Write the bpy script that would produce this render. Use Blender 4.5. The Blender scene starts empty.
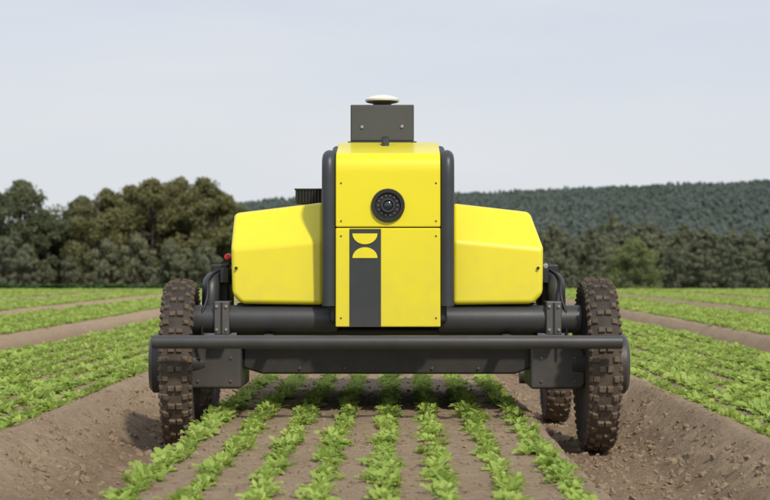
import bpy, bmesh, math, random
import numpy as np
from mathutils import Vector, Matrix, Euler, noise as mnoise
random.seed(7); rng=np.random.default_rng(7)
scene=bpy.context.scene
R=math.radians

# ------------------------------------------------------------------ helpers
def link(o,parent=None):
    scene.collection.objects.link(o)
    if parent is not None: o.parent=parent
    return o
def empty(name,loc=(0,0,0),rot=(0,0,0),parent=None):
    e=bpy.data.objects.new(name,None); e.location=loc; e.rotation_euler=rot
    e.empty_display_size=.1
    return link(e,parent)
def mat(name,col,rough=.6,metal=0,var=.15,vscale=8,bump=0,bscale=40,coat=0,col2=None,spec=.5,dirt=None):
    m=bpy.data.materials.new(name); m.use_nodes=True
    nt=m.node_tree; n=nt.nodes; l=nt.links; b=n['Principled BSDF']
    tc=n.new('ShaderNodeTexCoord')
    nz=n.new('ShaderNodeTexNoise'); nz.inputs['Scale'].default_value=vscale; nz.inputs['Detail'].default_value=6
    l.new(tc.outputs['Object'],nz.inputs['Vector'])
    mx=n.new('ShaderNodeMix'); mx.data_type='RGBA'
    c2=col2 if col2 else tuple(c*(1-var) for c in col)
    mx.inputs[6].default_value=(*col,1); mx.inputs[7].default_value=(*c2,1)
    mr=n.new('ShaderNodeMapRange'); mr.inputs[1].default_value=.35; mr.inputs[2].default_value=.65
    l.new(nz.outputs['Fac'],mr.inputs[0]); l.new(mr.outputs[0],mx.inputs[0])
    out=mx.outputs[2]
    if dirt:   # dust collecting towards the lower parts
        dcol,z0,z1,amt=dirt
        geo=n.new('ShaderNodeNewGeometry'); sp=n.new('ShaderNodeSeparateXYZ'); l.new(geo.outputs['Position'],sp.inputs[0])
        m2=n.new('ShaderNodeMapRange'); m2.inputs[1].default_value=z1; m2.inputs[2].default_value=z0; m2.inputs[3].default_value=0; m2.inputs[4].default_value=amt
        l.new(sp.outputs[2],m2.inputs[0])
        nz3=n.new('ShaderNodeTexNoise'); nz3.inputs['Scale'].default_value=14; nz3.inputs['Detail'].default_value=8
        l.new(tc.outputs['Object'],nz3.inputs['Vector'])
        mm=n.new('ShaderNodeMath'); mm.operation='MULTIPLY'; l.new(m2.outputs[0],mm.inputs[0]); l.new(nz3.outputs['Fac'],mm.inputs[1])
        mm2=n.new('ShaderNodeMath'); mm2.operation='MULTIPLY'; mm2.inputs[1].default_value=1.8; mm2.use_clamp=True; l.new(mm.outputs[0],mm2.inputs[0])
        mx2=n.new('ShaderNodeMix'); mx2.data_type='RGBA'; l.new(mm2.outputs[0],mx2.inputs[0]); l.new(out,mx2.inputs[6]); mx2.inputs[7].default_value=(*dcol,1)
        out=mx2.outputs[2]
    l.new(out,b.inputs['Base Color'])
    b.inputs['Roughness'].default_value=rough; b.inputs['Metallic'].default_value=metal
    b.inputs['Coat Weight'].default_value=coat; b.inputs['Coat Roughness'].default_value=.15
    b.inputs['Specular IOR Level'].default_value=spec
    rr=n.new('ShaderNodeMapRange'); rr.inputs[3].default_value=max(rough-.07,.02); rr.inputs[4].default_value=min(rough+.1,1)
    l.new(nz.outputs['Fac'],rr.inputs[0]); l.new(rr.outputs[0],b.inputs['Roughness'])
    if bump:
        nb=n.new('ShaderNodeTexNoise'); nb.inputs['Scale'].default_value=bscale; nb.inputs['Detail'].default_value=8
        l.new(tc.outputs['Object'],nb.inputs['Vector'])
        bp=n.new('ShaderNodeBump'); bp.inputs['Strength'].default_value=bump; bp.inputs['Distance'].default_value=.02
        l.new(nb.outputs['Fac'],bp.inputs['Height']); l.new(bp.outputs['Normal'],b.inputs['Normal'])
    return m
def obj_from_bm(name,bm,m,parent=None,smooth=False,bevel=0,seg=3,angle=35):
    me=bpy.data.meshes.new(name); bmesh.ops.recalc_face_normals(bm,faces=bm.faces); bm.to_mesh(me); bm.free()
    if not isinstance(m,(list,tuple)): m=[m]
    for k in m: me.materials.append(k)
    o=bpy.data.objects.new(name,me); link(o,parent)
    if bevel:
        bv=o.modifiers.new('bevel','BEVEL'); bv.width=bevel; bv.segments=seg; bv.limit_method='ANGLE'; bv.angle_limit=R(16 if name=='side_cover' else 25)
        bv.harden_normals=False; smooth=True
    if smooth:
        me.polygons.foreach_set('use_smooth',[True]*len(me.polygons))
        try:
            me.set_sharp_from_angle(angle=R(angle))
        except Exception: pass
        if bevel:
            wn=o.modifiers.new('wn','WEIGHTED_NORMAL'); wn.keep_sharp=False
            at=me.attributes.get('sharp_edge')
            if at: me.attributes.remove(at)
    return o
def box(name,x0,x1,y0,y1,z0,z1,m,parent=None,bevel=.006,seg=3):
    bm=bmesh.new(); bmesh.ops.create_cube(bm,size=1)
    for v in bm.verts:
        v.co=Vector((x0+(v.co.x+.5)*(x1-x0),y0+(v.co.y+.5)*(y1-y0),z0+(v.co.z+.5)*(z1-z0)))
    return obj_from_bm(name,bm,m,parent,bevel=bevel,seg=seg)
def cyl(name,p0,p1,r,m,parent=None,r2=None,seg=32,bevel=.003):
    p0=Vector(p0);p1=Vector(p1); d=p1-p0
    bm=bmesh.new(); bmesh.ops.create_cone(bm,cap_ends=True,segments=seg,radius1=r,radius2=r if r2 is None else r2,depth=d.length)
    q=d.to_track_quat('Z','Y').to_matrix().to_4x4(); q.translation=(p0+p1)/2
    bmesh.ops.transform(bm,matrix=q,verts=bm.verts)
    return obj_from_bm(name,bm,m,parent,bevel=bevel,seg=2)
def lathe(name,prof,m,parent=None,axis='X',seg=48,loc=(0,0,0)):
    bm=bmesh.new(); rings=[]
    for (a,r) in prof:
        ring=[]
        for i in range(seg):
            t=2*math.pi*i/seg; c,s=r*math.cos(t),r*math.sin(t)
            co={'X':(a,c,s),'Y':(c,a,s),'Z':(c,s,a)}[axis]
            ring.append(bm.verts.new(Vector(co)+Vector(loc)))
        rings.append(ring)
    for a,b in zip(rings[:-1],rings[1:]):
        for i in range(seg):
            bm.faces.new((a[i],a[(i+1)%seg],b[(i+1)%seg],b[i]))
    for ring in (rings[0],rings[-1]):
        if (ring[0].co-ring[seg//2].co).length>1e-3: bm.faces.new(ring)
    bmesh.ops.remove_doubles(bm,verts=bm.verts,dist=1e-6)
    return obj_from_bm(name,bm,m,parent,smooth=True,angle=32)
def prism_x(name,prof,x0,x1,m,parent=None,bevel=.01,seg=3):
    bm=bmesh.new()
    a=[bm.verts.new((x0,y,z)) for y,z in prof]; b=[bm.verts.new((x1,y,z)) for y,z in prof]
    n=len(prof); bm.faces.new(a); bm.faces.new(b[::-1])
    for i in range(n): bm.faces.new((a[i],a[(i+1)%n],b[(i+1)%n],b[i]))
    return obj_from_bm(name,bm,m,parent,bevel=bevel,seg=seg)
def prism_y(name,prof,y0,y1,m,parent=None,bevel=.01,seg=3):
    bm=bmesh.new()
    a=[bm.verts.new((x,y0,z)) for x,z in prof]; b=[bm.verts.new((x,y1,z)) for x,z in prof]
    n=len(prof); bm.faces.new(a); bm.faces.new(b[::-1])
    for i in range(n): bm.faces.new((a[i],a[(i+1)%n],b[(i+1)%n],b[i]))
    return obj_from_bm(name,bm,m,parent,bevel=bevel,seg=seg)
def tube(name,pts,r,m,parent=None,res=12):
    cu=bpy.data.curves.new(name,'CURVE'); cu.dimensions='3D'; cu.bevel_depth=r; cu.bevel_resolution=6; cu.use_fill_caps=True; cu.resolution_u=res
    sp=cu.splines.new('NURBS'); sp.points.add(len(pts)-1)
    for p,c in zip(sp.points,pts): p.co=(*c,1)
    sp.use_endpoint_u=True; sp.order_u=3
    cu.materials.append(m)
    o=bpy.data.objects.new(name,cu); return link(o,parent)
def arr_mesh(name,V,F,mats,smooth=False,matidx=None):
    me=bpy.data.meshes.new(name); V=np.asarray(V,dtype=np.float32); F=np.asarray(F,dtype=np.int32)
    k=F.shape[1]
    me.vertices.add(len(V)); me.vertices.foreach_set('co',V.ravel())
    me.loops.add(F.size); me.loops.foreach_set('vertex_index',F.ravel())
    me.polygons.add(len(F)); me.polygons.foreach_set('loop_start',np.arange(0,F.size,k,dtype=np.int32))
    for mm in mats: me.materials.append(mm)
    if matidx is not None: me.polygons.foreach_set('material_index',np.asarray(matidx,dtype=np.int32))
    me.polygons.foreach_set('use_smooth',np.full(len(F),smooth))
    me.update(calc_edges=True); me.validate()
    return me
# smooth value noise (numpy)
_tab=rng.random((256,256))
def vnoise(x,y):
    x=np.asarray(x,float);y=np.asarray(y,float)
    xi=np.floor(x).astype(int);yi=np.floor(y).astype(int);fx=x-xi;fy=y-yi
    fx=fx*fx*(3-2*fx);fy=fy*fy*(3-2*fy)
    g=lambda a,b:_tab[a&255,b&255]
    return (g(xi,yi)*(1-fx)+g(xi+1,yi)*fx)*(1-fy)+(g(xi,yi+1)*(1-fx)+g(xi+1,yi+1)*fx)*fy-.5
def sstep(a,b,x):
    t=np.clip((x-a)/(b-a),0,1); return t*t*(3-2*t)

# ------------------------------------------------------------------ terrain function
BC=-.145; PER=2.36; ROW=.194
def terrain_low(X,Y):
    z=-.00029*np.clip(Y-35,0,None)**2
    z=np.where(Y>110,-1.63-(.0435*60)*(1-np.exp(-np.clip(Y-110,0,None)/60)),z)
    ridge=82+(X-75)*.036+7*vnoise(X/260+9,Y/600)+4*vnoise(X/90,Y/200+4)
    ridge=8+(ridge-8)*sstep(-560,-60,X)
    hill=ridge*sstep(330,1800,Y)*(1-.5*sstep(1850,2900,Y))
    return z+hill
def bed_profile(X,Y):
    k=np.round((X-BC)/PER); u=X-(BC+k*PER); 
    au=np.abs(u)
    gen=-.15*sstep(.77,.93,au)
    # the two driven wheel furrows: steep inner side, wide outer bank
    fl=-.175*sstep(-.88,-.99,X)*(1-sstep(-1.17,-1.60,X))+.03*np.exp(-((X+1.60)/.07)**2)
    fr=-.175*sstep(.62,.76,X)*(1-sstep(1.09,1.44,X))+.03*np.exp(-((X-1.44)/.07)**2)
    z=gen
    z=np.where((X<-.80)&(X>-1.9),fl,z); z=np.where((X>.55)&(X<1.8),fr,z)
    fade=1-sstep(66,75,Y)
    return z*fade
def ground_z(X,Y,fine=True):
    X=np.asarray(X,float);Y=np.asarray(Y,float)
    bp=bed_profile(X+.02*vnoise(Y*1.3,X*0+3),Y)
    z=terrain_low(X,Y)+bp
    if fine:
        rough=np.where(bp<-.01,1.25,.65)*(1-sstep(60,80,Y))
        z=z+rough*(.016*vnoise(X*9,Y*6)+.013*vnoise(X*23+5,Y*19)+.011*vnoise(X*43+5,Y*41+7))
        # lug prints pressed into the wheel furrows
        inL=np.exp(-((X+1.06)/.075)**4); inR=np.exp(-((X-.95)/.075)**4)
        near=1-sstep(12,20,Y)
        z=z-near*(inL+inR)*(.012+.006*np.sin(Y*2*math.pi/.065+np.where(np.sin(X*90)>0,0,3.14)))
    return z

# ------------------------------------------------------------------ materials
def leaf_mat(name,c1,c2,trans=.35,scale=1.2,rough=.5,objscale=True):
    m=bpy.data.materials.new(name); m.use_nodes=True; nt=m.node_tree;n=nt.nodes;l=nt.links
    b=n['Principled BSDF']; out=n['Material Output']
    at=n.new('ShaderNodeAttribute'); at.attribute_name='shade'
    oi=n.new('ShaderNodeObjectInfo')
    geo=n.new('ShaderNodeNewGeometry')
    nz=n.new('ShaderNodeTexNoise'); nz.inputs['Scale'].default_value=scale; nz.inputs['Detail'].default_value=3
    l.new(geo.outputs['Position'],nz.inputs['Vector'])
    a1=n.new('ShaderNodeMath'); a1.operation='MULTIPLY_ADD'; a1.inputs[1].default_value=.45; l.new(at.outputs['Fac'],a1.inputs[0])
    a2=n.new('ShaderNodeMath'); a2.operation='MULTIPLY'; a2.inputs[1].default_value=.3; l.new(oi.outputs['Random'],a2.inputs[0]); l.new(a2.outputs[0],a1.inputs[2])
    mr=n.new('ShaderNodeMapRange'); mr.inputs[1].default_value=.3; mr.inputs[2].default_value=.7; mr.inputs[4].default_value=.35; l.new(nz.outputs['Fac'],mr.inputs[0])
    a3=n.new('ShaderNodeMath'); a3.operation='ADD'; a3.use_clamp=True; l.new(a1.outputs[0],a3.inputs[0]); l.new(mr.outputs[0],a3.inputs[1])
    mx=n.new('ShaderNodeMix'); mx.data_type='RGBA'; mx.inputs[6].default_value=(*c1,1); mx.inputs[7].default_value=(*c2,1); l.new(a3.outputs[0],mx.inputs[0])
    l.new(mx.outputs[2],b.inputs['Base Color']); b.inputs['Roughness'].default_value=rough; b.inputs['Specular IOR Level'].default_value=.3
    tr=n.new('ShaderNodeBsdfTranslucent'); 
    hs=n.new('ShaderNodeHueSaturation'); hs.inputs['Hue'].default_value=.485; hs.inputs['Value'].default_value=1.3; l.new(mx.outputs[2],hs.inputs['Color']); l.new(hs.outputs[0],tr.inputs['Color'])
    ms=n.new('ShaderNodeMixShader'); ms.inputs[0].default_value=trans
    l.new(b.outputs[0],ms.inputs[1]); l.new(tr.outputs[0],ms.inputs[2]); l.new(ms.outputs[0],out.inputs['Surface'])
    return m
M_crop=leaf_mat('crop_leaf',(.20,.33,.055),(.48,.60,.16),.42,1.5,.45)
M_crop_dark=leaf_mat('dark_crop_leaf',(.035,.085,.022),(.08,.14,.035),.2,.5)
M_treeA=leaf_mat('leaf_olive',(.095,.10,.042),(.195,.19,.08),.3,.25,.7)
M_treeB=leaf_mat('leaf_green',(.075,.095,.052),(.145,.165,.085),.3,.25,.7)
M_treeC=leaf_mat('leaf_light_green',(.13,.165,.07),(.22,.26,.11),.3,.25,.7)
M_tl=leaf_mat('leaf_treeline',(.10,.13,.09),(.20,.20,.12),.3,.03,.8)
M_hill=leaf_mat('forest_haze_tint',(.175,.225,.215),(.225,.265,.235),.4,.006,.9)  # distance haze painted into the leaf colour: pale grey, slightly bluish green
M_bark=mat('bark',(.11,.09,.07),.9,0,.5,3,.6,12)

soil=bpy.data.materials.new('soil'); soil.use_nodes=True
nt=soil.node_tree;n=nt.nodes;l=nt.links;b=n['Principled BSDF']
geo=n.new('ShaderNodeNewGeometry')
def nz(sc,det=8,ro=.6):
    q=n.new('ShaderNodeTexNoise'); q.inputs['Scale'].default_value=sc; q.inputs['Detail'].default_value=det; q.inputs['Roughness'].default_value=ro
    l.new(geo.outputs['Position'],q.inputs['Vector']); return q
n1=nz(1.7);n2=nz(22,10,.7);n3=nz(90,6,.7)
def mixc(f,a,bb,inv=None):
    q=n.new('ShaderNodeMix'); q.data_type='RGBA'
    if isinstance(f,float): q.inputs[0].default_value=f
    else: l.new(f,q.inputs[0])
    for i,c in ((6,a),(7,bb)):
        if isinstance(c,tuple): q.inputs[i].default_value=(*c,1)
        else: l.new(c,q.inputs[i])
    return q.outputs[2]
def mrange(s,a,bb,c=0.,d=1.):
    q=n.new('ShaderNodeMapRange'); q.inputs[1].default_value=a;q.inputs[2].default_value=bb;q.inputs[3].default_value=c;q.inputs[4].default_value=d
    l.new(s,q.inputs[0]); return q.outputs[0]
c=mixc(mrange(n1.outputs['Fac'],.35,.65),(.45,.345,.24),(.37,.275,.185))
c=mixc(mrange(n2.outputs['Fac'],.42,.7),c,(.50,.40,.29))
c=mixc(mrange(n3.outputs['Fac'],.5,.75,0,.5),c,(.21,.145,.09))
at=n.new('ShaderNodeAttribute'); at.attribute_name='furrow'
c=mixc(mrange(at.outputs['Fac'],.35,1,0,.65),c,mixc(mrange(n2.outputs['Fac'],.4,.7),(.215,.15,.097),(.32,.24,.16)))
ag=n.new('ShaderNodeAttribute'); ag.attribute_name='grass'
c=mixc(ag.outputs['Fac'],c,mixc(mrange(n1.outputs['Fac'],.35,.65),(.10,.16,.04),(.15,.19,.06)))
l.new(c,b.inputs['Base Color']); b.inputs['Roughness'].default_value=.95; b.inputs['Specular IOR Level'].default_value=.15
bp1=n.new('ShaderNodeBump'); bp1.inputs['Distance'].default_value=.035; bp1.inputs['Strength'].default_value=.9; l.new(n2.outputs['Fac'],bp1.inputs['Height'])
bp2=n.new('ShaderNodeBump'); bp2.inputs['Distance'].default_value=.010; bp2.inputs['Strength'].default_value=1; l.new(n3.outputs['Fac'],bp2.inputs['Height']); l.new(bp1.outputs[0],bp2.inputs['Normal']); l.new(bp2.outputs[0],b.inputs['Normal'])

Myel=mat('yellow_paint',(.83,.735,.008),.33,0,.04,3,.02,60,coat=.3,dirt=((.5,.42,.12),.35,1.0,.35))
Mgrey=mat('dark_grey_paint',(.038,.043,.050),.42,0,.2,10,.03,90,dirt=((.17,.13,.1),-.1,.55,.45))
Mmast=mat('mast_grey_paint',(.062,.066,.070),.5,0,.12,6,.03,80)
Mblk=mat('black_plastic',(.016,.017,.019),.5,0,.3,10,.05,80,dirt=((.12,.09,.07),-.1,.45,.4))
Mrub=mat('muddy_rubber',(.05,.042,.035),.85,0,.3,25,.4,60,col2=(.11,.08,.055),dirt=((.21,.15,.10),-.25,.75,.6))
Mrubs=mat('tyre_sidewall_rubber',(.035,.031,.028),.8,0,.3,18,.2,60,dirt=((.2,.145,.10),-.3,.6,.65))
Msteel=mat('zinc_steel',(.42,.42,.41),.4,.8,.2,20)
Mclamp=mat('clamp_grey',(.13,.13,.13),.45,.5,.2,20,dirt=((.2,.15,.1),.1,.6,.4))
Mwht=mat('white_plastic',(.78,.77,.70),.4,0,.06,10)
Mbrass=mat('brass_ring',(.45,.36,.14),.4,.7,.1,10)
Mglass=mat('lens_glass',(.012,.016,.03),.05,0,.1,4,coat=1)
Mred=mat('red_plastic',(.55,.02,.015),.35,0,.1,10)

# ------------------------------------------------------------------ ground
xs=np.unique(np.concatenate([np.arange(-3.5,3.2,.018),np.arange(-24,-3.5,.07),np.arange(3.2,24,.07),
    np.array([-1500,-900,-700,-500,-400,-300,-200,-140,-100,-70,-50,-40,-32,-27,27,32,40,50,70,100,140,200,300,500,900,1500.])]).round(4))
ys=np.unique(np.concatenate([np.array([-60,-30,-15,-8,-4,-2,-1,0,1,1.6]),np.arange(2,13,.02),np.arange(13,30,.12),np.arange(30,76,.5),np.arange(80,300,12),np.arange(300,3200,60)]).round(4))
XX,YY=np.meshgrid(xs,ys); ZZ=ground_z(XX,YY)
V=np.stack([XX,YY,ZZ],-1).reshape(-1,3)
nx=len(xs);ny=len(ys); I=(np.arange(ny-1)[:,None]*nx+np.arange(nx-1)[None,:]).ravel()
F=np.stack([I,I+1,I+1+nx,I+nx],-1)
me=arr_mesh('ground',V,F,[soil],True)
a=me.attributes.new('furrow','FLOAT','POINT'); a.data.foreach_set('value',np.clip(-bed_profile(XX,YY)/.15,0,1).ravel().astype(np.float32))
a=me.attributes.new('grass','FLOAT','POINT'); a.data.foreach_set('value',np.maximum(sstep(68,74,YY),sstep(22,27,np.abs(XX))).ravel().astype(np.float32))
link(bpy.data.objects.new('ground',me))

# ------------------------------------------------------------------ instancer (geometry nodes)
def instancer(name,pts,rots,scls,idx,coll,matl=None):
    pts=np.asarray(pts,np.float32)
    me=bpy.data.meshes.new(name); me.vertices.add(len(pts)); me.vertices.foreach_set('co',pts.ravel())
    a=me.attributes.new('rot','FLOAT_VECTOR','POINT'); a.data.foreach_set('vector',np.asarray(rots,np.float32).ravel())
    a=me.attributes.new('scl','FLOAT_VECTOR','POINT'); a.data.foreach_set('vector',np.asarray(scls,np.float32).ravel())
    a=me.attributes.new('idx','INT','POINT'); a.data.foreach_set('value',np.asarray(idx,np.int32))
    o=link(bpy.data.objects.new(name,me))
    g=bpy.data.node_groups.new(name+'_scatter','GeometryNodeTree')
    g.interface.new_socket('Geometry',in_out='INPUT',socket_type='NodeSocketGeometry'); g.interface.new_socket('Geometry',in_out='OUTPUT',socket_type='NodeSocketGeometry')
    N=g.nodes; gi=N.new('NodeGroupInput'); go=N.new('NodeGroupOutput'); ip=N.new('GeometryNodeInstanceOnPoints'); ci=N.new('GeometryNodeCollectionInfo')
    ci.inputs['Collection'].default_value=coll; ci.inputs['Separate Children'].default_value=True; ci.inputs['Reset Children'].default_value=True
    def attr(nm,t):
        q=N.new('GeometryNodeInputNamedAttribute'); q.data_type=t; q.inputs['Name'].default_value=nm
        return [s for s in q.outputs if s.enabled and s.name=='Attribute'][0]
    L=g.links
    L.new(gi.outputs[0],ip.inputs['Points']); L.new(ci.outputs[0],ip.inputs['Instance']); ip.inputs['Pick Instance'].default_value=True
    L.new(attr('idx','INT'),ip.inputs['Instance Index']); L.new(attr('rot','FLOAT_VECTOR'),ip.inputs['Rotation']); L.new(attr('scl','FLOAT_VECTOR'),ip.inputs['Scale'])
    L.new(ip.outputs[0],go.inputs[0])
    md=o.modifiers.new('scatter','NODES'); md.node_group=g
    return o
def src_coll(name,meshes):
    c=bpy.data.collections.new(name)
    for i,m in enumerate(meshes):
        o=bpy.data.objects.new(f'{name}_{i:02d}',m); c.objects.link(o)
    return c

# ------------------------------------------------------------------ crop plants
def leaf_geo(L,W,az,el,curl,V,F,S,sh,base=(0,0,0)):
    n=5; i0=len(V); 
    wd=[.18,.62,1.0,.95,.25]
    x=0;z=0;e=el
    da=np.array([math.cos(az),math.sin(az)]); pa=np.array([-da[1],da[0]])
    for k in range(n):
        t=k/(n-1)
        if k: 
            x+=L/(n-1)*math.cos(e); z+=L/(n-1)*math.sin(e); e-=curl
        w=W*wd[k]/2; fold=w*.4
        wav=random.uniform(-.2,.2)*W
        for s in (-1,0,1):
            p=da*x+pa*(w*s)
            V.append((base[0]+p[0],base[1]+p[1],base[2]+z+(fold+wav*s if s else 0)))
            S.append(sh+ (0.18 if s==0 else 0))
    for k in range(n-1):
        for s in (0,1):
            q=i0+k*3+s; F.append((q,q+1,q+4,q+3))
def plant_mesh(name,nl,L,W,mt,el=(R(30),R(75))):
    V=[];F=[];S=[]
    for i in range(nl):
        t=i/nl
        az=i*2.4+random.uniform(-.4,.4); e=el[0]+(el[1]-el[0])*t+random.uniform(-.15,.15)
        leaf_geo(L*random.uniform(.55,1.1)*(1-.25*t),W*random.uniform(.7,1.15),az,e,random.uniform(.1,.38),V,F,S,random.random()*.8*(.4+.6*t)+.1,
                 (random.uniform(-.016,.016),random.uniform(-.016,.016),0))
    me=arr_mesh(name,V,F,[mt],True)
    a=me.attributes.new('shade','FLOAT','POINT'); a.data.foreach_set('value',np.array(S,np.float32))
    return me
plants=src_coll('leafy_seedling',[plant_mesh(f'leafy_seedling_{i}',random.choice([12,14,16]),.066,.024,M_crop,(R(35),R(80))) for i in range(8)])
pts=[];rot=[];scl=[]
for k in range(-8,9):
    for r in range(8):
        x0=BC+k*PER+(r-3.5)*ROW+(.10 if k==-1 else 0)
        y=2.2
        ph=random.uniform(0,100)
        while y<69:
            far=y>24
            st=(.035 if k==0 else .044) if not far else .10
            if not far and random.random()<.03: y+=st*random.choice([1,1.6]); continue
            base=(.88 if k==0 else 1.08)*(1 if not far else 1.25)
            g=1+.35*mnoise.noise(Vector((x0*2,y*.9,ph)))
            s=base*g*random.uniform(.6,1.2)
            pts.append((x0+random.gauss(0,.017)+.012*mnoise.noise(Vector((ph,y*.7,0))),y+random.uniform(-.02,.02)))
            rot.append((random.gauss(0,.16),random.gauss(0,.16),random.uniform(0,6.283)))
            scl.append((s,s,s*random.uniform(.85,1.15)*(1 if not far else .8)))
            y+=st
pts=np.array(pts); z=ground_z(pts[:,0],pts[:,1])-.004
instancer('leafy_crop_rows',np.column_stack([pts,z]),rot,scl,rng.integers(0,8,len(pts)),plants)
print('crop',len(pts))
# dark crop strip on the crest at left
plantsd=src_coll('dark_crop_plant',[plant_mesh(f'dark_crop_plant_{i}',12,.3,.13,M_crop_dark,(R(20),R(80))) for i in range(3)])
N=6000; x=rng.uniform(-32,-3,N); y=rng.uniform(61,68,N); z=ground_z(x,y)
instancer('dark_crop_strip',np.column_stack([x,y,z]),np.column_stack([x*0,x*0,rng.uniform(0,6.28,N)]),np.repeat(rng.uniform(.8,1.4,N)[:,None],3,1),rng.integers(0,3,N),plantsd)

# soil clods
def clod(name):
    bm=bmesh.new(); bmesh.ops.create_icosphere(bm,subdivisions=2,radius=1)
    o=Vector((random.random()*50,0,0))
    for v in bm.verts: v.co*=1+.55*mnoise.noise(v.co*1.3+o)+.25*mnoise.noise(v.co*3+o); v.co.z*=.7
    me=bpy.data.meshes.new(name); bm.to_mesh(me); bm.free(); me.materials.append(soil); return me
clods=src_coll('soil_clod',[clod(f'soil_clod_{i}') for i in range(5)])
N=44000; x=rng.uniform(-2.4,2.3,N); y=3+rng.random(N)**1.5*13
bpv=bed_profile(x,y); keep=(bpv<-.01)|(rng.random(N)<.45); x=x[keep];y=y[keep];bpv=bpv[keep];N=len(x)
s=.003+.010*rng.random(N)**5*np.where(bpv<-.01,1.5,.8)
instancer('soil_clods',np.column_stack([x,y,ground_z(x,y)+s*.1]),rng.uniform(0,6.28,(N,3)),np.repeat(s[:,None],3,1)*rng.uniform(.8,1.3,(N,3)),rng.integers(0,5,N),clods)

# ------------------------------------------------------------------ trees
def cone_geo(p0,p1,r0,r1,V,F,seg=7):
    p0=Vector(p0);p1=Vector(p1);q=(p1-p0).to_track_quat('Z','Y'); i0=len(V)
    for p,r in ((p0,r0),(p1,r1)):
        for i in range(seg):
            t=6.2832*i/seg; V.append(tuple(p+q@Vector((r*math.cos(t),r*math.sin(t),0))))
    for i in range(seg): F.append((i0+i,i0+(i+1)%seg,i0+seg+(i+1)%seg,i0+seg+i))
def tree_mesh(name,H,Rc,mleaf,nclump=60,leaves=110,lsize=.3,low=.12,seed=0,shape='round'):
    rd=random.Random(seed); nr=np.random.default_rng(seed)
    V=[];F=[]
    p=Vector((0,0,-.5)); r=H*.026
    pts=[p.copy()]
    for i in range(6):
        p=p+Vector((rd.uniform(-.02,.02)*H,rd.uniform(-.02,.02)*H,H*.14)); pts.append(p.copy())
    for i in range(6): cone_geo(pts[i],pts[i+1],r*(1-i*.14),r*(1-(i+1)*.14),V,F)
    C=[]
    tries=0
    while len(C)<nclump and tries<5000:
        tries+=1
        t=rd.random()**.85; zz=low+(1-low)*t
        if shape=='round': rad=math.sin(min(1,(t*.93+.10))*math.pi)**.55
        else: rad=max(.08,(1-t)**.8)
        rr=Rc*rad*math.sqrt(rd.uniform(.15,1))*rd.uniform(.8,1.08); a=rd.uniform(0,6.283)
        cc=Vector((rr*math.cos(a),rr*math.sin(a),zz*H*.93))
        C.append((cc,rd.uniform(.11,.24)*Rc*(.8 if t>.8 else 1)))
    for cc,cr in C[::3]:
        b=pts[min(5,1+int(rd.random()*4))]
        if b.z<cc.z+1: 
            mid=b.lerp(cc,.5)+Vector((0,0,-.03*H)); cone_geo(b,mid,r*.35,r*.2,V,F,5); cone_geo(mid,cc,r*.2,r*.05,V,F,5)
    nb=len(F); Vb=np.array(V); Fb=np.array(F)
    LC=[];LS=[];LN=[]
    for cc,cr in C:
        d=nr.normal(size=(leaves,3)); d/=np.linalg.norm(d,axis=1)[:,None]
        rad=cr*(.5+.75*nr.random(leaves)**.9)
        P=np.array(cc)+d*rad[:,None]*np.array([1.15,1.15,.85])
        LC.append(P); LS.append(np.clip(rd.random()*.7+.35*(d[:,2])*.4+nr.random(leaves)*.3,0,1)); LN.append(d)
    LC=np.concatenate(LC);LS=np.concatenate(LS);LN=np.concatenate(LN); n=len(LC)
    nn=LN+nr.normal(size=(n,3))*.5; nn/=np.linalg.norm(nn,axis=1)[:,None]
    t=np.cross(nn,nr.normal(size=(n,3))); t/=np.linalg.norm(t,axis=1)[:,None]; bb=np.cross(nn,t)
    s=lsize*(.6+.8*nr.random(n))[:,None]*.5
    Q=np.stack([LC-t*s*1.3,LC-bb*s*.8,LC+t*s*1.3,LC+bb*s*.8],1).reshape(-1,3)
    i0=len(Vb); Fl=(i0+np.arange(n*4)).reshape(-1,4)
    me=arr_mesh(name,np.concatenate([Vb,Q]),np.concatenate([Fb,Fl]),[M_bark,mleaf],False,np.concatenate([np.zeros(nb),np.ones(n)]))
    a=me.attributes.new('shade','FLOAT','POINT'); a.data.foreach_set('value',np.concatenate([np.zeros(i0),np.repeat(LS,4)]).astype(np.float32))
    return me
big=[tree_mesh('deciduous_tree_olive_a',13,4.6,M_treeA,120,150,.25,.05,1),
     tree_mesh('deciduous_tree_olive_b',13,4.0,M_treeA,115,150,.25,.05,2),
     tree_mesh('deciduous_tree_green_a',13,4.4,M_treeB,120,150,.25,.05,3),
     tree_mesh('deciduous_tree_green_b',13,3.8,M_treeB,110,150,.25,.05,4),
     tree_mesh('deciduous_tree_light',9,4.4,M_treeC,90,150,.22,.05,5)]
def put_tree(m,x,y,H,base,wid=1):
    o=bpy.data.objects.new('deciduous_tree',m); s=H/base
    o.location=(x,y,float(ground_z(x,y,False))-.1); o.scale=(s*wid,s*wid,s); o.rotation_euler=(0,0,random.uniform(0,6.28)); link(o)
def px2x(px,D): return (px-398)/1497*D
# top height read in the photograph as elevation above eye level
for px,top,D,m,w in [(-45,180,150,2,1),(-10,182,146,3,1.1),(20,173,152,2,.98),(44,204,150,3,.9),(82,190,150,3,1.05),(106,182,146,0,1.0),(130,179,153,1,1.05),
                     (152,171,148,0,1.0),(180,170,152,0,.97),(203,171,147,1,1.08),(220,184,150,0,.82),(62,216,160,2,1.0),(-90,178,150,2,1.1),(228,208,152,1,.68)]:
    x=px2x(px,D); gz=float(ground_z(x,D,False)); H=(268-top)/1497*D+.7-gz
    put_tree(big[m],x,D,H*1.0,13,w)
for px,top,D in [(635,236,190)]:
    x=px2x(px,D); gz=float(ground_z(x,D,False)); H=(268-top)/1497*D+.7-gz; put_tree(big[4],x,D,H,9,1.0)
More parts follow.
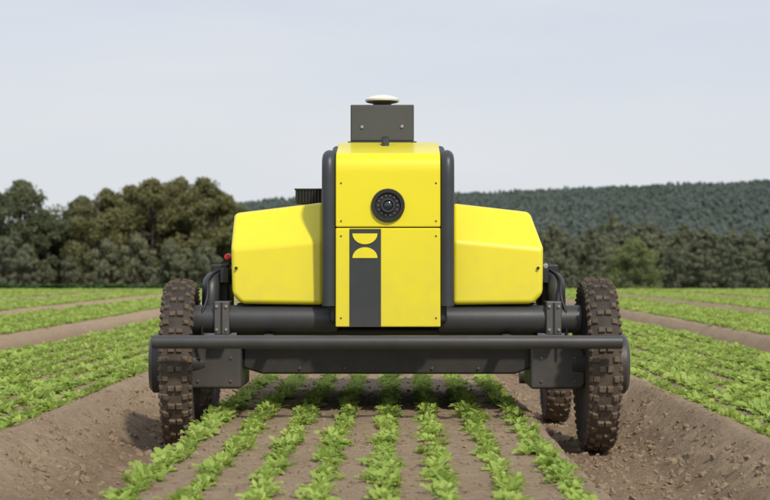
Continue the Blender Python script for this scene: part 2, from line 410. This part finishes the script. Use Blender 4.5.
# distant tree line + undergrowth
tlm=[tree_mesh(f'treeline_tree_{i}',10,3.6,M_tl,50,75,.40,.03,20+i,'round') for i in range(4)]
tlc=src_coll('treeline_tree',tlm)
P=[];S=[]
for row,(D,top0) in enumerate([(215,249),(240,242),(275,232),(320,224)]):
    x=px2x(210,D) if row>0 else px2x(440,D)
    while x<px2x(900,D):
        y=D+random.uniform(-8,8); gz=float(ground_z(x,y,False))
        top=top0+random.gauss(0,3.5)+14*mnoise.noise(Vector((x*.05,row*7.3,1)))
        H=(268-top)/1497*y+.7-gz
        P.append((x,y,gz-.2)); S.append((H/10*random.uniform(.8,1.1),)*2+(H/10,)); x+=random.uniform(3,6)
# understory left
for i in range(90):
    x=random.uniform(-72,-17); y=random.uniform(136,160); gz=float(ground_z(x,y,False)); P.append((x,y,gz-.3)); s=random.uniform(.45,.7); S.append((s*.8,s*.8,s))
n_=len(P); instancer('distant_tree_line',P,np.column_stack([np.zeros(n_),np.zeros(n_),rng.uniform(0,6.28,n_)]),S,rng.integers(0,4,n_),tlc)
# forest on the hill
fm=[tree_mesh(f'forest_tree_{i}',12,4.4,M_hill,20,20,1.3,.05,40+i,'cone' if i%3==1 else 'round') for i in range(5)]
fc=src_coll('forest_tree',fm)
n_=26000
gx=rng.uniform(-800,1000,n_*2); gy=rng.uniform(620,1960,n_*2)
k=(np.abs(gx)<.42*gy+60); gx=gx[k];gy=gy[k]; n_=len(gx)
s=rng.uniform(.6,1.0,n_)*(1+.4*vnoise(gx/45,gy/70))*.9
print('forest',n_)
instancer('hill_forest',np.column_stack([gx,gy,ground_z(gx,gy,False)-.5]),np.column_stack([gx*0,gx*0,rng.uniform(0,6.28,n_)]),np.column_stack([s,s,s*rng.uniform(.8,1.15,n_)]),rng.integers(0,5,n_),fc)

# ------------------------------------------------------------------ the robot
D0=7.2; OX=-.048
rob=empty('weeding_robot',(OX,D0,0))
def LX(px,dy=0): return (px-398)/(1497/(D0+dy))-OX
def LZ(py,dy=0): return .70-(py-268)/(1497/(D0+dy))
# bumper bar
dy=-.52
cyl('front_bumper_bar',(LX(152,dy),dy,LZ(342,dy)),(LX(622,dy),dy,LZ(342,dy)),.030,Mgrey,rob,bevel=.006)
for px in (262,512):
    box('bumper_arm',LX(px,dy)-.02,LX(px,dy)+.02,dy+.02,.1,LZ(342,dy)-.02,LZ(342,dy)+.02,Mgrey,rob)
# axle tubes
dy=-.10
for a,b_ in ((192,338),(438,581)):
    cyl('axle_tube',(LX(a,dy),dy,LZ(319,dy)),(LX(b_,dy),dy,LZ(319,dy)),.066,Mgrey,rob,seg=40,bevel=.01)
for px in (223.5,552):
    x=LX(px,dy)
    box('clamp_plate',x-.036,x+.036,dy-.082,dy+.09,LZ(334,dy),LZ(301,dy),Mclamp,rob,bevel=.006)
    box('clamp_split',x-.004,x+.004,dy-.086,dy-.07,LZ(333,dy),LZ(302,dy),Mblk,rob,bevel=.001)
    for sx in (-.022,.022):
        for py in (306,329): cyl('clamp_bolt',(x+sx,dy-.092,LZ(py,dy)),(x+sx,dy-.08,LZ(py,dy)),.007,Msteel,rob,seg=8,bevel=.001)
# chassis
prism_y('chassis_lower_panel',[(LX(243),LZ(347)),(LX(531),LZ(347)),(LX(531),LZ(368)),(LX(515),LZ(374)),(LX(262),LZ(374)),(LX(243),LZ(368))],.0,1.45,Mblk,rob,.012)
box('chassis_cross_beam',LX(236),LX(538),.02,1.4,LZ(346),LZ(303),Mblk,rob,.012)
cyl('lower_cross_tube',(LX(240),-.07,LZ(331)),(LX(532),-.07,LZ(331)),.022,Mblk,rob)
for px in (300,345,432,478): cyl('panel_bolt',(LX(px),-.012,LZ(368)),(LX(px),.004,LZ(368)),.006,Mclamp,rob,seg=8,bevel=.001)
for side in (-1,1):
    a,b_=((189,243) if side<0 else (529,584))
    x0,x1=LX(a),LX(b_)
    o_=x0 if side<0 else x1; i_=x1 if side<0 else x0
    prism_y('drive_leg_housing',[(o_,LZ(352)),(o_,LZ(383)),(o_-side*.02,LZ(388)),(i_,LZ(388)),(i_,LZ(349)),(i_,LZ(336)),(o_-side*.05,LZ(336))],-.06,.32,Mgrey,rob,.022)
    for py in (357,380):
        for f in (.2,.8): cyl('housing_bolt',(x0+(x1-x0)*f,-.068,LZ(py)),(x0+(x1-x0)*f,-.055,LZ(py)),.007,Mclamp,rob,seg=8,bevel=.001)
    ux=LX(221 if side<0 else 548,.12)
    box('upright_leg',ux-.045,ux+.045,.06,.30,LZ(308,.12),LZ(264,.12),Mblk,rob,.012)
    ex=LX(211 if side<0 else 556,.0)
    tube('elbow_tube',[(ex,-.02,LZ(307)),(ex,-.02,LZ(288)),(ex-side*.0,.05,LZ(278)),(ex-side*.08,.15,LZ(276))],.042,Mgrey,rob)
    box('hinge_block',ux-side*.03-.02,ux-side*.03+.02,-.01,.06,LZ(283),LZ(268),Mblk,rob,.004)
    tube('hose',[(ux,.05,LZ(270)),(ux+side*.05,-.05,LZ(276)),(ux+side*.03,-.12,LZ(296)),(ux+side*.07,-.17,LZ(318)),(ux+side*.05,-.13,LZ(345))],.007,Mblk,rob)
cyl('emergency_stop_button',(LX(227,0),-.0,LZ(257)),(LX(227,0),.05,LZ(257)),.014,Mred,rob,r2=.018)
cyl('emergency_stop_base',(LX(228,0),.04,LZ(259)),(LX(230,0),.14,LZ(262)),.02,Mblk,rob)
cyl('indicator_lamp',(LX(546,0),.02,LZ(266)),(LX(546,0),.06,LZ(266)),.012,Msteel,rob)
# side covers (folded yellow sheet)
def cover(side):
    f=-.16
    if side<0: P=dict(bi=(324,305),bo=(241,304),so=(231.5,294),co=(230.5,248),ci=(324,240),to=(234,213),ti=(324,202))
    else:      P=dict(bi=(452,305),bo=(533,304),so=(543,294),co=(543.5,248),ci=(452,240),to=(530,212),ti=(452,203))
    bm=bmesh.new(); v={}
    def add(k,p,dy): v[k]=bm.verts.new((LX(p[0],dy),dy,LZ(p[1],dy)))
    for k in ('bi','bo','so'): add(k,P[k],f)
    add('co',P['co'],f+.015); add('ci',P['ci'],f+.015)
    tdo=.05; tdi=.08
    add('to',P['to'],tdo); add('ti',P['ti'],tdi)
    B=1.0
    def back(k,src,dz=0,dx=0): c_=v[src].co; v[k]=bm.verts.new((c_.x+dx,B,c_.z+dz))
    back('bi2','bi');back('bo2','bo');back('so2','so'); back('co2','co'); back('to2','to',.0); back('ti2','ti',.0)
    fs=[('bi','bo','so','co','ci'),('ci','co','to','ti'),('ti','to','to2','ti2'),('co','co2','to2','to'),('so','so2','co2','co'),('bo','bo2','so2','so'),('bi','bi2','bo2','bo'),
        ('bi','ci','ti','ti2','bi2'),('bi2','ti2','to2','co2','so2','bo2')]
    for q in fs: bm.faces.new([v[k] for k in q])
    return obj_from_bm('side_cover',bm,Myel,rob,bevel=.024,seg=5)
cover(-1); cover(1)
for px,py in ((236,268),(538,268)):
    cyl('cover_latch',(LX(px,-.16),-.166,LZ(py,-.16)),(LX(px,-.16),-.15,LZ(py,-.16)),.007,Mblk,rob,seg=12,bevel=.001)
# tower core (black), frame tubes, yellow centre panel
f=-.26
core=[(f+.03,LZ(324,f)),(f+.03,LZ(165,f)),(f+.10,LZ(152,f)),(.1,LZ(146,.1)),(.9,LZ(150,.1)),(.9,LZ(324,f))]
prism_x('tower_core',core,LX(329,f),LX(447,f),Mblk,rob,.02)
for px in (328.5,447.5):
    x=LX(px,f)
    tube('tower_frame_tube',[(x,f+.02,LZ(306,f)),(x,f+.02,LZ(250,f)),(x,f+.02,LZ(200,f)),(x,f+.02,LZ(163,f)),(x,f+.06,LZ(156,f)),(x,f+.16,LZ(154,f)),(x,.6,LZ(157,f))],.0325,Mgrey,rob)
x0,x1=LX(335.5,f),LX(440.5,f)
up=[(f,LZ(227,f)),(f,LZ(172,f)),(f+.004,LZ(164,f)),(f+.016,LZ(158,f)),(f+.04,LZ(153,f)),(f+.08,LZ(150.5,f)),(.12,LZ(142.5,.12)),(.5,LZ(143,.12)),(.5,LZ(160,.12)),(f+.05,LZ(170,f)),(f+.05,LZ(227,f))]
prism_x('tower_upper_panel',up,x0,x1,Myel,rob,.006,2)
box('tower_lower_panel',x0,x1,f,f+.06,LZ(327,f),LZ(228,f),Myel,rob,.006)
box('grey_stripe',LX(349.5,f),LX(381,f),f-.004,f+.01,LZ(326.8,f),LZ(228.8,f),Mgrey,rob,.001)
def half_disc(name,cx,cz,r,sgn,y):
    pr=[(cx+r*math.cos(t),cz+sgn*r*.86*math.sin(t)) for t in np.linspace(0,math.pi,24)]
    return prism_y(name,pr,y-.0035,y+.002,Myel,rob,0)
S_=1497/(D0+f)
half_disc('emblem_half_disc',LX(365,f),LZ(233.5,f),12.5/S_,-1,f-.004)
half_disc('emblem_half_disc_lower',LX(365,f),LZ(258,f),12.5/S_,1,f-.004)
for px,py in ((341,183),(436,183),(341,221),(436,221),(341,236),(436,236),(341,318),(436,318)):
    cyl('panel_screw',(LX(px,f),f-.003,LZ(py,f)),(LX(px,f),f+.004,LZ(py,f)),.0045,Mclamp,rob,seg=12,bevel=.001)
# round camera lamp
cx,cz=LX(388,f),LZ(205.5,f)
lathe('lamp_housing',[(f+.01,.078),(f-.012,.078),(f-.018,.074),(f-.018,.060),(f-.006,.056),(f-.006,.0002)],Mblk,rob,'Y',loc=(cx,0,cz))
lathe('lens_barrel',[(f-.006,.034),(f-.024,.032),(f-.024,.025),(f-.016,.0235),(f-.016,.0002)],Mgrey,rob,'Y',loc=(cx,0,cz))
lathe('lamp_lens',[(f-.016,.0232),(f-.020,.018),(f-.0225,.010),(f-.0235,.0002)],Mglass,rob,'Y',loc=(cx,0,cz))
for i in range(14):
    t=i*math.pi/7; cyl('lamp_led',(cx+.046*math.cos(t),f-.011,cz+.046*math.sin(t)),(cx+.046*math.cos(t),f-.005,cz+.046*math.sin(t)),.005,Mclamp,rob,seg=12,bevel=.001)
# mast box + antenna
d=.22
box('mast_box',LX(350.5,d),LX(414,d),d,d+.26,LZ(143,d),LZ(104.5,d),Mmast,rob,.004)
box('mast_front_plate',LX(351.5,d),LX(413,d),d-.006,d+.002,LZ(140.5,d),LZ(106,d),Mmast,rob,.002)
box('mast_foot_flange',LX(348,d),LX(416.5,d),d-.02,d+.28,LZ(143.5,d),LZ(141.5,d),Mgrey,rob,.002)
for px,py in ((362,127),(402,126.5)): cyl('mast_bolt',(LX(px,d),d-.014,LZ(py,d)),(LX(px,d),d,LZ(py,d)),.0085,Msteel,rob,seg=6,bevel=.001)
ax,ay=LX(382,d),d+.1; z0=LZ(104.5,d)
lathe('antenna_mount',[(z0-.002,.03),(z0+.006,.03),(z0+.01,.045),(z0+.02,.05)],Mclamp,rob,'Z',loc=(ax,ay,0))
lathe('antenna_ring',[(z0+.018,.06),(z0+.022,.078),(z0+.028,.082)],Mbrass,rob,'Z',loc=(ax,ay,0))
lathe('antenna_dome',[(z0+.026,.0002),(z0+.026,.084),(z0+.034,.086),(z0+.041,.08),(z0+.050,.062),(z0+.056,.04),(z0+.059,.0002)],Mwht,rob,'Z',loc=(ax,ay,0))
# small fin antenna on tower roof
prism_x('fin_antenna',[(.0,LZ(147.5,0)),(.03,LZ(137,0)),(.055,LZ(135,0)),(.075,LZ(137,0)),(.085,LZ(147.5,0))],LX(381.5),LX(389),Mblk,rob,.008)
lathe('fin_antenna_base',[(LZ(148.5),.035),(LZ(147),.035),(LZ(146),.026)],Mblk,rob,'Z',loc=(LX(385.3),.045,0))
# ribbed connector on the left cover top
d=.35; cz=LZ(196,d)
for i in range(9):
    x=LX(297+i*3.1,d); cyl('connector_rib',(x,d,cz-.035),(x,d,cz+.035-.004*(i%2)),.0085,Mblk,rob,seg=10,bevel=.001)
box('connector_body',LX(296,d),LX(323,d),d+.004,d+.06,cz-.04,cz+.022,Mblk,rob,.006)
box('connector_cap',LX(294.5,d),LX(324,d),d-.012,d+.06,cz+.030,cz+.038,Mblk,rob,.002)
box('roof_rail',LX(300,d),LX(324,d),d+.06,d+.3,cz-.05,cz+.01,Mblk,rob,.006)
# rear body parts
box('rear_body',LX(250),LX(526),.95,1.5,LZ(345),LZ(235),Mgrey,rob,.03)

def knobby_tyre(name,R0,w,parent,nk=56):
    prof=[(-w*.42,R0*.76),(-w*.5,R0*.82),(-w*.52,R0*.88),(-w*.46,R0*.93),(-w*.30,R0*.955),(0,R0*.965),(w*.30,R0*.955),(w*.46,R0*.93),(w*.52,R0*.88),(w*.5,R0*.82),(w*.42,R0*.76)]
    lathe(name+'_carcass',prof,Mrubs,parent,'X',72)
    bm=bmesh.new()
    def knob(xc,rc,ang,sx,sy,sz,tilt):
        r=bmesh.ops.create_cube(bm,size=1)['verts']
        jx=random.uniform(.92,1.12); jy=random.uniform(.88,1.12); jz=random.uniform(-.004,.0015)
        for v_ in r:
            k_=.88 if v_.co.z>0 else 1.1
            v_.co=Vector((v_.co.x*sx*k_*jx,v_.co.y*sy*k_*jy,v_.co.z*sz+jz))
        Mx=Matrix.Rotation(ang,4,'X')@Matrix.Translation((xc,0,rc))@Matrix.Rotation(tilt,4,'Y')
        bmesh.ops.transform(bm,matrix=Mx,verts=r)
    st=2*math.pi/nk
    for i in range(nk):
        a=i*st
        if i%2==0:
            knob(-w*.125,R0*.974,a,w*.21,R0*.064,R0*.044,-.1); knob(w*.125,R0*.974,a,w*.21,R0*.064,R0*.044,.1)
        else:
            knob(-w*.32,R0*.962,a,w*.19,R0*.068,R0*.044,-.4); knob(w*.32,R0*.962,a,w*.19,R0*.068,R0*.044,.4)
        knob(-w*.48,R0*.924,a,w*.15,R0*(.068 if i%2 else .05),R0*.042,-.95); knob(w*.48,R0*.924,a,w*.15,R0*(.068 if i%2 else .05),R0*.042,.95)
    obj_from_bm(name+'_knobs',bm,Mrub,parent,bevel=.003,seg=2)
def wheel(nm,x,y,z,R0,w,side,steer):
    p=empty(nm,(x,y,z),(0,0,steer),rob)
    knobby_tyre('tyre',R0,w,p,56 if R0>.3 else 40)
    lathe('rim',[(-w*.40,R0*.775),(-w*.36,R0*.74),(-w*.2,R0*.70),(w*.2,R0*.70),(w*.36,R0*.74),(w*.40,R0*.775)],Mblk,p,'X',64)
    lathe('wheel_disc',[(-.03,R0*.71),(-.035,R0*.45),(-.02,R0*.35),(-.02,.0002)],Mgrey,p,'X',48)
    lathe('wheel_disc_outer',[(.03,R0*.71),(.035,R0*.45),(.02,R0*.35),(.02,.0002)],Mgrey,p,'X',48)
    lathe('hub_motor',[(side*.02,.0002),(side*.02,R0*.34),(side*(w/2+.06),R0*.34),(side*(w/2+.075),R0*.30),(side*(w/2+.075),.0002)],Mgrey,p,'X',48)
    lathe('axle_stub',[(-side*.02,.075),(-side*(w/2+.05),.07),(-side*(w/2+.05),.05),(-side*(w/2+.14),.05)],Mblk,p,'X',32)
    for i in range(8):
        t=i*math.pi/4; 
        for s_ in (-1,1): cyl('wheel_bolt',(s_*.04,.19*math.cos(t)*R0/.41,.19*math.sin(t)*R0/.41),(s_*.025,.19*math.cos(t)*R0/.41,.19*math.sin(t)*R0/.41),.01,Msteel,p,seg=6,bevel=0)
    return p
wheel('front_wheel',-.995,0,.240,.41,.14,-1,R(4))
wheel('front_wheel_right',1.00,0,.240,.42,.14,1,R(-1))
wheel('rear_wheel',-1.055,1.30,.095,.27,.13,-1,0)
wheel('rear_wheel_right',.94,1.30,.095,.27,.13,1,0)
for sx in (-1.055,.94):
    s_=1 if sx>0 else -1
    tube('rear_fork',[(sx-s_*.09,1.3,.10),(sx-s_*.09,1.3,.35),(sx-s_*.12,1.28,.45),(sx-s_*.35,1.25,.45)],.03,Mgrey,rob)

# ------------------------------------------------------------------ light, sky, camera
sd=Vector((.28,-.60,.62)).normalized()
el=math.asin(sd.z); rotn=math.atan2(sd.x,sd.y)
sun=bpy.data.lights.new('sun','SUN'); sun.energy=3.0; sun.angle=R(3.5); sun.color=(1,.91,.77)
so=bpy.data.objects.new('sun',sun); so.rotation_euler=(-sd).to_track_quat('-Z','Y').to_euler(); link(so)
w=bpy.data.worlds.new('World'); scene.world=w; w.use_nodes=True; n=w.node_tree.nodes; l=w.node_tree.links
bg=n['Background']; bg.inputs['Strength'].default_value=.1
sk=n.new('ShaderNodeTexSky'); sk.sky_type='NISHITA'; sk.sun_disc=False; sk.sun_elevation=el; sk.sun_rotation=rotn; sk.dust_density=3; sk.air_density=1
tc=n.new('ShaderNodeTexCoord'); sp=n.new('ShaderNodeSeparateXYZ'); l.new(tc.outputs['Generated'],sp.inputs[0])
cr=n.new('ShaderNodeMapRange'); cr.inputs[1].default_value=0; cr.inputs[2].default_value=.2; l.new(sp.outputs[2],cr.inputs[0])
hz=n.new('ShaderNodeMix'); hz.data_type='RGBA'; hz.inputs[6].default_value=(8.1,8.35,8.6,1); hz.inputs[7].default_value=(6.9,7.4,8.4,1); l.new(cr.outputs[0],hz.inputs[0])
mp=n.new('ShaderNodeMapping'); mp.inputs['Scale'].default_value=(1.5,1.5,9); l.new(tc.outputs['Generated'],mp.inputs[0])
cn=n.new('ShaderNodeTexNoise'); cn.inputs['Scale'].default_value=2.2; cn.inputs['Detail'].default_value=5; l.new(mp.outputs[0],cn.inputs['Vector'])
cm=n.new('ShaderNodeMapRange'); cm.inputs[1].default_value=.42; cm.inputs[2].default_value=.72; cm.inputs[4].default_value=.5; l.new(cn.outputs['Fac'],cm.inputs[0])
h2=n.new('ShaderNodeMix'); h2.data_type='RGBA'; h2.inputs[7].default_value=(8.5,8.55,8.7,1); l.new(cm.outputs[0],h2.inputs[0]); l.new(hz.outputs[2],h2.inputs[6])
mx=n.new('ShaderNodeMix'); mx.data_type='RGBA'; mx.inputs[0].default_value=.88; l.new(sk.outputs[0],mx.inputs[6]); l.new(h2.outputs[2],mx.inputs[7]); l.new(mx.outputs[2],bg.inputs['Color'])

cam=bpy.data.cameras.new('camera'); cam.lens=70; cam.sensor_width=36; cam.clip_end=6000; cam.clip_start=.1
cam.dof.use_dof=True; cam.dof.focus_distance=6.9; cam.dof.aperture_fstop=4.5
co=bpy.data.objects.new('camera',cam); co.location=(0,0,.70)
co.rotation_euler=(R(90)+math.atan(18/1497),0,math.atan(13/1497)); link(co); scene.camera=co
scene.view_settings.view_transform='Standard'; scene.view_settings.look='None'; scene.view_settings.exposure=0
